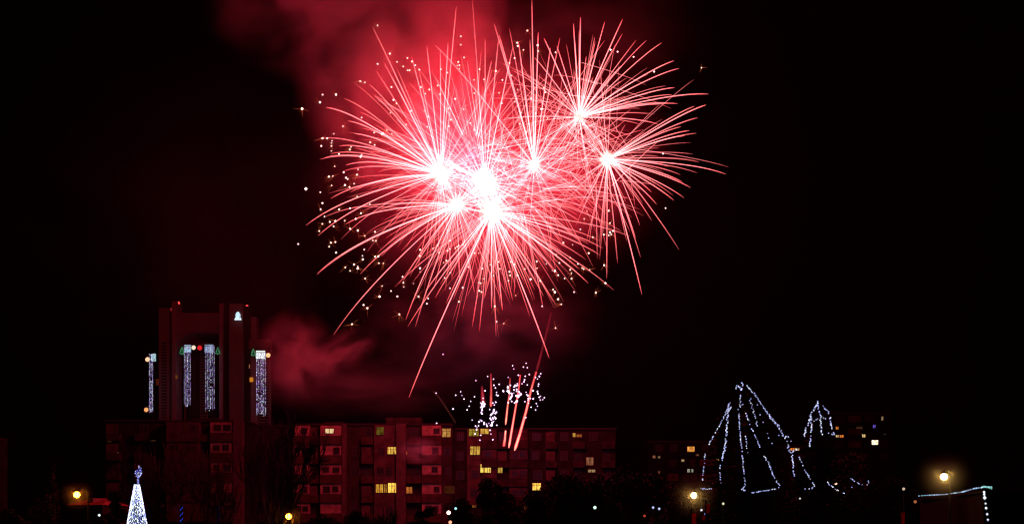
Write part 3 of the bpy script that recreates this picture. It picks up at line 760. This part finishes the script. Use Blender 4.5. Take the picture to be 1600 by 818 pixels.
# poles wound with blue light
for px, s, lab in ((283.5, .45, 'pole wound with blue light right of the lit cone tree'), (341, .03, 'dimmer pole wound with blue light near the narrow block')):
    d = 66; b0 = Vector((X(px, d), d, 0)); H = Z(788, d)
    root = thing('light_pole', lab, 'light pole', b0, 'poles wound with blue light')
    bm = bmesh.new(); tube(bm, [b0, b0+Vector((0, 0, H))], [.07, .05], 8); part('pole', bm, M['metal'], root)
    bm = bmesh.new(); tube(bm, [b0+Vector((math.cos(t*.9)*.075, math.sin(t*.9)*.075, t*H/150)) for t in range(150)], .016, 4)
    part('light_rope', bm, emis('blue rope light', (.03, .10, 1), s), root)

# ------------------------------------------------------------------ lit cone tree
d = 60.0; k = d/F
cx = X(214, d); base = Vector((cx, d, 0))
ct = thing('cone_light_tree', 'tall cone tree of blue white bulbs with a swirl finial', 'light tree', base)
zt, rt = Z(756, d), 3.2*k
rb = rt + (Z(757, d))*(9.5/ (61.0))         # radius grows 9.5 px in 61 px of height
def crad(z): return rt + (zt-z)*(11.0/61.0)
bm = bmesh.new()
bmesh.ops.create_cone(bm, cap_ends=True, segments=24, radius1=crad(0)-.05, radius2=rt-.05, depth=zt, matrix=Matrix.Translation((cx, d, zt/2)))
part('frame', bm, surf('dark green netting', (.02, .03, .02)), ct)
rr = random.Random(77)
NS = 30
for s in range(NS):
    a = 2*math.pi*s/NS
    bm = bmesh.new(); cols = []; z = .2
    while z < zt:
        if z > 5.4 or rr.random() < .45:
            r = crad(z)+.02; aa = a+rr.uniform(-.1, .1)
            octa(bm, (cx+math.cos(aa)*r, d+math.sin(aa)*r, z), .028*rr.uniform(.7, 1.3))
            q = rr.uniform(.35, 2.0)
            c = (1.5*q, 1.7*q, 2.0*q) if rr.random() < .62 else (.42*q, .48*q, 1.3*q)
            cols += [c]*8
        z += rr.uniform(.042, .075)
    glow_mesh('light_string', bm, M['bulb'], ct, cols)
# finial: a swirl with a star head
bm = bmesh.new(); fb = bmesh.new(); cols = []
path = [(214.5, 757), (216.5, 752), (215, 747), (218, 743), (216, 738), (219, 733), (217.5, 727)]
path2 = [(216, 745), (212.5, 740), (213, 736), (217, 734)]
path3 = [(218.5, 744), (221, 740), (220.5, 732), (218, 726.5)]
for pl in (path, path2, path3):
    pts = [P(a, b, d) for a, b in pl]; tube(fb, pts, .03, 5)
    for i in range(len(pts)-1):
        n = int((pts[i+1]-pts[i]).length/.045)+1
        for q_ in range(n):
            octa(bm, pts[i].lerp(pts[i+1], q_/n)+Vector((rr.uniform(-.05, .05), -.05, rr.uniform(-.03, .03))), .035)
            q = rr.uniform(.2, 1.6); cols += [((.55*q, .6*q, 1.0*q) if rr.random() < .55 else (.14*q, .14*q, .9*q))]*8
fin = part('finial', fb, M['metal'], ct)
glow_mesh('bulbs', bm, M['bulb'], fin, cols)
lp = bpy.data.lights.new('tree_glow', 'POINT'); lp.energy = 60; lp.color = (.25, .3, 1); lp.shadow_soft_size = 1.0
lo = bpy.data.objects.new('tree_glow', lp); COL.objects.link(lo); lo.location = (cx, d-2.2, 7)

# ------------------------------------------------------------------ fireworks
FD = 140.0
K = FD/F
def trail_mesh(c, tip, G, kd, r_tip, r_core, hot, seed, start=1.0, n=14, tipcol=(1.0, .135, .145), gain=.42):
    rr = random.Random(seed)
    D = tip - c + Vector((0, 0, G))
    L = D.length
    s0 = min(.5, start/max(L, .1))
    pts, rad, heat = [], [], []
    den = 1-math.exp(-kd)
    for i in range(n+1):
        t = s0 + (1-s0)*i/n
        s = (1-math.exp(-kd*t))/den
        pts.append(c + D*s - Vector((0, 0, G*t*t)))
        u = (pts[-1]-c).length/max(L, .1)
        rad.append((r_core + (r_tip-r_core)*min(1, u*1.5)) * (1 if i < n else .35))
        heat.append(u)
    bm = bmesh.new(); tube(bm, pts, rad, 4)
    cols = []
    wob = rr.uniform(.6, 1.7)
    for i in range(n):
        u = (heat[i]+heat[i+1])/2
        b = hot*wob*(.52 + gain*(1-min(1, u))**1.6)*(1 if u < .8 else max(.35, 1-(u-.8)*3))
        w_ = (1-min(1, u))**.9
        col = tuple((tipcol[j]*(1-w_) + (1, .31, .32)[j]*w_)*b*1.35 for j in range(3))
        cols += [col]*4
    cols += [cols[0], cols[-1]]
    return bm, cols
BURSTS = {
 # name: (px, py, n random, radius px, flash radius m, flash strength, share of light, label, depth offset)
 'A': (689, 272, 46, 185, 2.1, 2.2, .9, 'red white firework burst at the left of the bright cluster, long trails to the left', 1),
 'B': (758, 285, 66, 215, 2.8, 2.4, 1.2, 'largest glowing firework burst in the middle of the cluster', 4),
 'C': (714, 320, 40, 160, 1.8, 2.0, .7, 'firework burst with small core low left in the cluster', -4),
 'D': (768, 330, 60, 180, 2.4, 2.4, 1.2, 'lowest firework burst of the cluster, trails raining down', -1),
 'E': (835, 258, 30, 170, 1.6, 2.4, .5, 'firework burst with a faint core right of the middle one', 3),
 'F': (905, 183, 50, 155, 1.1, 2.2, .5, 'highest firework burst, upper right of the cluster', -2),
 'G': (949, 249, 30, 150, 1.5, 5, .35, 'rightmost firework burst with a small yellowish core', 0),
 'H': (738, 243, 62, 180, .6, .3, .15, 'firework burst without a bright core above the largest one', 6),
 'I': (812, 300, 50, 170, .6, .3, .15, 'firework burst without a bright core between the lowest and the faint-cored one', -6),
}
TIPS = {
 'H': [(700, 100), (752, 80), (768, 95), (680, 120)], 'I': [(930, 330), (905, 345), (880, 385)],
 'A': [(582, 42), (587, 110), (577, 132), (510, 168), (544, 189), (500, 216), (517, 240), (500, 249), (535, 268), (643, 88), (667, 73), (554, 209), (557, 297), (713, 11), (517, 310), (478, 352),
       (497, 368), (600, 98), (612, 120), (562, 175), (530, 228), (508, 246), (540, 258), (655, 112), (688, 78), (700, 68), (585, 150), (548, 300)],
 'B': [(738, 0), (720, 85), (758, 60), (640, 130), (779, 60), (600, 200), (565, 200), (801, 75), (730, 95), (745, 105)],
 'C': [(495, 429), (496, 427), (563, 428), (521, 523), (634, 499), (649, 510), (629, 441), (540, 350), (505, 340), (596, 400), (590, 395)],
 'D': [(639, 620), (697, 474), (738, 510), (749, 517), (758, 463), (768, 481), (785, 484), (801, 469), (858, 559), (849, 462), (869, 477), (919, 442), (871, 427), (637, 510), (959, 453), (937, 398), (984, 369), (890, 360),
       (905, 420), (915, 405), (822, 440), (835, 452), (665, 455), (680, 465)],
 'E': [(772, 37), (680, 71), (831, 0), (796, 45), (875, 59), (841, 51), (810, 65), (780, 55), (860, 75), (828, 62), (833, 70)],
 'F': [(907, 27), (945, 34), (973, 30), (994, 63), (1034, 67), (1053, 95), (1061, 107), (1054, 137), (1107, 147), (1059, 162), (896, 37), (905, 48), (930, 65), (916, 88), (971, 103), (1042, 161), (1050, 148), (835, 90), (870, 72), (1061, 390),
       (1028, 194), (850, 60), (800, 110)],
 'G': [(1085, 166), (1103, 164), (1090, 184), (1064, 198), (1077, 204), (1070, 212), (1092, 253), (1134, 272), (1063, 273), (1079, 293), (1069, 309), (1053, 313), (1026, 319), (1004, 318), (948, 435), (965, 411), (979, 376),
       (1001, 402), (1003, 460), (1018, 300), (1066, 284), (1045, 260), (993, 372), (943, 362), (1000, 296)],
}
EXTRA = dict(A=22, B=45, C=10, D=25, E=55, F=45, G=50, H=40, I=40)
JIT = dict(A=.7, B=1.8, C=.6, D=.9, E=2.2, F=2.4, G=2.4, H=2.6, I=2.6)
rr = random.Random(20)
for key, (bx, by, nr, R, fr, fs, share, lab, dy) in BURSTS.items():
    c = P(bx, by, FD+dy)
    root = thing('firework_burst', lab, 'firework', c, 'red white bursts overhead')
    ent = []
    for (tx, ty) in TIPS[key]:
        L = math.hypot(tx-bx, ty-by)*K
        tip = P(tx, ty, FD+dy + rr.uniform(-.35, .35)*L)
        ent.append((tip, .12, rr.uniform(.045, .062)))
    for i in range(min(99-len(ent), int(nr*1.5))):
        v_ = Vector((rr.gauss(0, 1), rr.gauss(0, 1), rr.gauss(0, 1))).normalized()
        L = R*K*rr.uniform(.6, 1.12)
        v_.y *= .8; v_.z *= .88 if v_.z > 0 else 1
        ent.append((c+v_*L, .10, rr.uniform(.035, .052)))
    for i, (tip, g, rt_) in enumerate(ent):
        L = (tip-c).length
        horiz = abs((tip-c).x)/max(L, .01)
        G = L*(.03+(.13 if key in 'AC' else .06)*horiz) if tip.z < c.z+L*.8 else L*.02
        bm, cols = trail_mesh(c, tip, G, 1.1, rt_, rt_*1.0, 1.15 if g > .11 else .62, i*7+ord(key), start=.25 if key not in 'HI' else 2.0, gain=.1 if key in 'HI' else (.22 if key in 'FGE' else .40))
        glow_mesh('trail', bm, M['trail'], root, cols)
    # the finest trails, beyond a hundred, are one mesh
    allbm = bmesh.new(); allc = []
    for i in range(EXTRA[key]):
        v_ = Vector((rr.gauss(0, 1), rr.gauss(0, 1), rr.gauss(0, 1))).normalized()
        v_.z *= .88 if v_.z > 0 else 1
        L = R*K*rr.uniform(.45, 1.1)
        o_ = c + Vector((rr.gauss(0, 1), rr.gauss(0, 1), rr.gauss(0, 1)))*JIT[key]
        bm, cols = trail_mesh(o_, o_+v_*L, L*.05, 1.1, .034, .038, rr.uniform(.35, .8), i*13+ord(key), start=.25 if key not in 'HI' else 2.0, n=9, gain=.12)
        me_ = bpy.data.meshes.new('t'); bm.to_mesh(me_); bm.free(); allbm.from_mesh(me_); bpy.data.meshes.remove(me_); allc += cols
    ex = glow_mesh('trail', allbm, M['trail'], root, allc); ex['kind'] = 'stuff'
    bm = bmesh.new(); ball(bm, (0, 0, 0), 1, 3)
    me = bpy.data.meshes.new('flash'); bm.to_mesh(me); bm.free(); me.materials.append(flash_mat('burst fireball', fs, (1, .72, .55)))
    fo = bpy.data.objects.new('flash', me); COL.objects.link(fo); fo.parent = root; fo.scale = (fr,)*3
    l = bpy.data.lights.new('burst_light', 'POINT'); l.energy = FIRE_POWER*share; l.color = FIRE_COLOR; l.shadow_soft_size = .5
    lo = bpy.data.objects.new('burst_light', l); COL.objects.link(lo); lo.parent = root

# crackling glitter round the bursts
def glitter(label, centre, pts, seed, size, col, crackle=True, d=FD, group='glitter of white sparks'):
    rr = random.Random(seed)
    root = thing('glitter_burst', label, 'firework', P(*centre, d), group)
    extra = bmesh.new(); ecols = []; cnt = 0
    for (x, y, s) in pts:
        p = P(x, y, d + rr.uniform(-6, 6)*(1 if crackle else .3))
        last = cnt >= 98
        bm = extra if last else bmesh.new(); cc = ecols if last else []
        q = rr.uniform(.5, 1.6)*s
        octa(bm, p, size*min(1.25, .7+.35*s)*rr.uniform(.85, 1.15)); cc += [tuple(k_*q for k_ in col)]*8
        if crackle and rr.random() < .6:          # short orange whiskers thrown off by the spark
            for j in range(rr.randint(3, 6)):
                a = rr.uniform(0, 6.28); L = rr.uniform(.25, .75)*(1+.5*s)
                e = p+Vector((math.cos(a)*L, rr.uniform(-.2, .2), math.sin(a)*L-.1))
                f0 = len(bm.faces); tube(bm, [p, e], [.035, .008], 3)
                b = rr.uniform(.05, .22); cc += [(b, b*.22, b*.06)]*(len(bm.faces)-f0)
        if not last: glow_mesh('spark', bm, M['trail'], root, cc)
        cnt += 1
    if ecols:
        o = glow_mesh('spark', extra, M['trail'], root, ecols); o['kind'] = 'stuff'
SP = (1.3, .95, .85)
rr = random.Random(31)
left = [(472, 170, 1.2), (504, 148, .9), (525, 148, .9), (500, 160, .9), (504, 216, 1.1), (502, 228, .8), (518, 228, .7), (523, 260, .9), (514, 276, .8), (478, 295, 1.9), (501, 327, .8), (466, 381, .9), (539, 289, 1.3), (546, 292, .8),
        (517, 379, .7), (524, 345, .9), (578, 319, .8), (564, 333, .9), (586, 362, .8), (524, 378, .8), (559, 360, .9), (567, 405, .8), (592, 411, .9), (599, 411, .8), (559, 419, 1.5), (593, 463, 1), (568, 476, .9), (574, 481, .8), (550, 506, 1.2), (520, 275, .5)]
for i in range(62):
    a = rr.uniform(2.3, 4.4); r = rr.uniform(130, 215)
    left.append((700+math.cos(a)*r, 300-math.sin(a)*r*.95, rr.uniform(.4, 1)))
top = [(590, 40, .7), (609, 84, 1), (590, 100, .9), (563, 127, .9), (570, 129, .8), (720, 57, .9), (720, 70, .9), (725, 90, .8), (716, 97, .9), (637, 110, .9), (630, 104, .7), (640, 110, .8), (655, 109, .8), (824, 48, .9), (808, 67, .9), (809, 72, 1), (818, 78, .9), (804, 91, .9),
       (841, 80, .8), (840, 71, 1.4), (868, 82, .7), (954, 78, .9), (965, 81, .9), (990, 89, 1), (1022, 112, 1), (775, 111, .7), (785, 125, .8), (1096, 106, .4)]
for i in range(52): top.append((rr.uniform(600, 860), rr.uniform(85, 210), rr.uniform(.4, .9)))
low = [(629, 432, .9), (631, 448, .9), (654, 463, .9), (669, 466, .8), (667, 474, .9), (773, 478, 1), (776, 502, 1), (787, 505, .9), (867, 456, 1.3), (897, 456, .9), (931, 457, 1), (872, 467, .9), (877, 475, .9), (847, 478, .9), (868, 512, 1), (703, 450, .8), (717, 471, .8), (751, 442, .9), (749, 454, .8),
       (723, 449, .7), (893, 435, 1), (867, 423, 1.2), (944, 414, .7), (953, 363, .9), (955, 366, .8), (1040, 325, 1), (1036, 240, 1.2), (946, 442, 1.1), (912, 420, .8), (903, 412, .8), (891, 421, .8), (829, 436, .9), (797, 430, .7), (820, 420, .7)]
for i in range(60):
    a = rr.uniform(-.15, -2.6); r = rr.uniform(110, 175)
    low.append((800+math.cos(a)*r*1.05, 305-math.sin(a)*r*.9, rr.uniform(.4, .95)))
glitter('scattered crackling white sparks around the left rim of the bursts', (560, 300), left, 1, .13, SP)
glitter('white sparks sprinkled through the red smoke above the bursts', (720, 110), top, 2, .12, SP)
glitter('white sparks scattered below and right of the bursts', (850, 430), low, 3, .12, SP)
def zp(a, b): return (680+a/5.455, 560+b/5.455)
def cluster(lst, n, poly, sp, seed):
    rr = random.Random(seed); o = [(*zp(*p), 1.0) for p in lst]
    for i in range(n):
        k_ = rr.randrange(len(poly)-1); t = rr.random()
        x = poly[k_][0]*(1-t)+poly[k_+1][0]*t; y = poly[k_][1]*(1-t)+poly[k_+1][1]*t
        o.append((*zp(x+rr.gauss(0, sp), y+rr.gauss(0, sp)), rr.uniform(.6, 1.6)))
    return o
lowL = cluster([(8, 292), (175, 310), (217, 280), (228, 312), (246, 342), (152, 427), (12, 548), (335, 323), (303, 362), (290, 403), (272, 434), (315, 521), (347, 185), (447, 150), (497, 173), (425, 272), (545, 217), (513, 248), (523, 285), (500, 225),
                (381, 692), (388, 650), (491, 688), (475, 640), (340, 640), (525, 565), (67, -38)], 64, [(360, 600), (385, 520), (400, 420), (405, 350), (430, 560), (480, 560), (500, 470), (490, 380), (530, 320)], 17, 5)
lowR = cluster([(660, 58), (670, 86), (775, 38), (752, 70), (785, 75), (622, 158), (709, 140), (802, 133), (768, 148), (900, 126), (888, 150), (872, 172), (855, 158), (882, 215), (878, 232), (785, 222), (762, 178), (757, 195), (740, 212),
                (856, 435), (818, 412), (872, 403), (862, 380), (772, 500), (765, 365), (930, 330), (895, 350)], 66, [(590, 300), (625, 230), (640, 340), (690, 370), (720, 300), (690, 200), (640, 300), (740, 300), (800, 370), (840, 300), (915, 330)], 17, 6)
VS = (1.1, .75, 1.15)
glitter('low cluster of violet white sparks just above the lit flats', (760, 650), lowL, 7, .094, VS, False, 136, 'low clusters of violet white sparks')
glitter('low cluster of violet white sparks round the rising rocket tails', (812, 612), lowR, 8, .094, VS, False, 136, 'low clusters of violet white sparks')
for (x, y, e, s) in ((760, 625, 1500, .4), (812, 600, 1300, .4), (740, 455, 1500, .4)):
    l = bpy.data.lights.new('spark_light', 'POINT'); l.energy = e; l.color = (.75, .35, 1); l.shadow_soft_size = s
    lo = bpy.data.objects.new('spark_light', l); COL.objects.link(lo); lo.location = P(x, y, 135)
# rocket tails
def comet(label, pts, r0, r1, c0, c1, hot=(1, .5, .4)):
    P3 = [P(a, b, 134) for a, b in pts]
    bm = bmesh.new(); n = 16; q = []
    for i in range(n+1):
        t = i/n*(len(P3)-1); k_ = min(int(t), len(P3)-2); q.append(P3[k_].lerp(P3[k_+1], t-k_))
    rad = [r0+(r1-r0)*i/n for i in range(n+1)]; rad[0] *= .4
    tube(bm, q, rad, 6)
    cols = []
    rr = random.Random(int(pts[0][0]))
    for i in range(n):
        t = i/n; b = rr.uniform(.8, 1.15)
        cols += [tuple((c0[j]*(1-t)+c1[j]*t)*b*.55 for j in range(3))]*6
    cols += [cols[0], cols[-1]]
    f0 = len(bm.faces); tube(bm, q, [x*1.9 for x in rad], 6)      # ruddy gas round the hot thread
    cols += [tuple(k*.16*(1-.6*i/len(bm.faces)) for k in (c0[0]*.8, c0[0]*.02, c0[0]*.05)) for i in range(len(bm.faces)-f0)]
    o = glow_mesh('rocket_trail', bm, M['trail'], None, cols)
    tag(o, label, 'rocket trail', 'tails of rising rockets')
HOT = (2.0, .62, .45); RED = (.55, .03, .03); FAI = (.10, .008, .01)
comet('long bright rocket tail, rightmost, leaning right', [(804, 703), (812, 678), (822, 642), (830, 608), (838, 580)], .13, .07, HOT, (.5, .05, .045))
comet('faint upper end of the long rightmost rocket tail', [(838.5, 579), (846, 550), (855, 515), (861, 488)], .12, .07, (.12, .008, .012), (.05, .004, .006))
comet('middle bright rocket tail of the leaning three', [(795, 699), (799, 675), (805, 640), (810, 610), (813, 585)], .10, .055, HOT, RED)
comet('leftmost tail of the leaning three, upper length', [(790, 663), (793, 635), (796, 615), (797, 590)], .09, .05, (1.3, .5, .3), FAI)
comet('short glowing stub below the leftmost leaning tail', [(787, 697), (789, 685), (790, 672)], .13, .08, (.9, .12, .10), HOT)
comet('straight upright rocket tail left of the leaning three', [(767, 635), (767.5, 610), (767, 583)], .12, .05, (.75, .14, .10), (.25, .02, .025))
comet('short dim red rocket tail inside the left spark cluster', [(755, 632), (754, 615), (753, 603)], .18, .07, (.45, .03, .05), FAI)
comet('very faint curved falling ember line left of the spark clusters', [(676, 610), (686, 620), (698, 638), (712, 660)], .07, .07, (.045, .012, .008), (.03, .008, .006))

# ------------------------------------------------------------------ smoke
def smoke(label, px, py, d, rx, ry, rd, dens, seed, thr=.42, nscale=1.6, soft=1.0, rot=0, color=(1, 1, 1)):
    m = bpy.data.materials.new('smoke'); m.use_nodes = True; t = m.node_tree; t.nodes.clear()
    N = t.nodes.new
    tc = N('ShaderNodeTexCoord')
    mp = N('ShaderNodeMapping'); mp.inputs['Location'].default_value = (seed*2.3, seed*1.1, seed*.7)
    n1 = N('ShaderNodeTexNoise'); n1.inputs['Scale'].default_value = nscale; n1.inputs['Detail'].default_value = 4.5; n1.inputs['Distortion'].default_value = .6
    n1.inputs['Roughness'].default_value = .5
    mr = N('ShaderNodeMapRange'); mr.inputs['From Min'].default_value = thr; mr.inputs['From Max'].default_value = thr+.28; mr.interpolation_type = 'SMOOTHSTEP'
    ln = N('ShaderNodeVectorMath'); ln.operation = 'LENGTH'
    fo = N('ShaderNodeMapRange'); fo.interpolation_type = 'SMOOTHSTEP'; fo.inputs['From Min'].default_value = 1.0; fo.inputs['From Max'].default_value = 1.0-soft
    mu = N('ShaderNodeMath'); mu.operation = 'MULTIPLY'; mu2 = N('ShaderNodeMath'); mu2.operation = 'MULTIPLY'; mu2.inputs[1].default_value = dens
    v_ = N('ShaderNodeVolumePrincipled'); v_.inputs['Color'].default_value = (*color, 1); o_ = N('ShaderNodeOutputMaterial')
    K_ = t.links.new
    K_(tc.outputs['Object'], mp.inputs[0]); K_(mp.outputs[0], n1.inputs['Vector']); K_(n1.outputs['Fac'], mr.inputs['Value'])
    K_(tc.outputs['Object'], ln.inputs[0]); K_(ln.outputs['Value'], fo.inputs['Value'])
    K_(mr.outputs[0], mu.inputs[0]); K_(fo.outputs[0], mu.inputs[1]); K_(mu.outputs[0], mu2.inputs[0]); K_(mu2.outputs[0], v_.inputs['Density'])
    K_(v_.outputs[0], o_.inputs['Volume'])
    bm = bmesh.new(); ball(bm, (0, 0, 0), 1.0, 3)
    o = mesh_obj('smoke_cloud', bm, m)
    o.location = P(px, py, d); o.scale = (rx*d/F, rd, ry*d/F); o.rotation_euler = (0, math.radians(rot), 0)
    tag(o, label, None, None, 'stuff')
    return o
smoke('bright red smoke cloud drifting above and left of the bursts', 650, 110, 150, 200, 235, 12, .33, 1, thr=.37, nscale=2.5, soft=1.0)
smoke('darker red smoke reaching out of the top of the picture', 560, -30, 150, 270, 180, 12, .30, 2, thr=.41, nscale=2.8, soft=1.0)
smoke('thin rosy smoke hanging behind all the bursts', 770, 260, 148, 320, 215, 6, .06, 3, thr=.33, nscale=2.4)
smoke('faint purple smoke below the bursts', 740, 500, 146, 230, 150, 10, .011, 4, thr=.40, nscale=3.0)
smoke('reddish smoke puff right of the tower', 462, 560, 160, 75, 85, 9, .085, 5, thr=.36, nscale=2.1, soft=.9)
smoke('rising arm of the reddish puff right of the tower', 530, 552, 158, 75, 36, 6, .07, 6, thr=.36, nscale=1.8, soft=.9, rot=-28)
smoke('broad low smoke bank over the roofs of the flats', 560, 605, 158, 200, 60, 8, .016, 7, thr=.36, nscale=2.0)

smoke('faint maroon smoke drifting high above the right-hand bursts', 900, 50, 150, 230, 140, 9, .012, 8, thr=.36, nscale=2.4)

smoke('small wisp of smoke drifting before the facade right of the full-height pier', 655, 704, 150, 42, 26, 3, .10, 9, thr=.34, nscale=1.6, soft=.9)

smoke('very faint brown red smoke spread over the left-hand sky', 330, 330, 175, 420, 330, 16, .003, 12, thr=.36, nscale=2.2, soft=1.0)

# ------------------------------------------------------------------ haze
hz = mesh_obj('haze', boxbm(-900, 900, -400, 1400, -1.5, 140), vol('haze air', HAZE_DENSITY, (1, 1, 1)))
tag(hz, None, None, None, 'stuff')
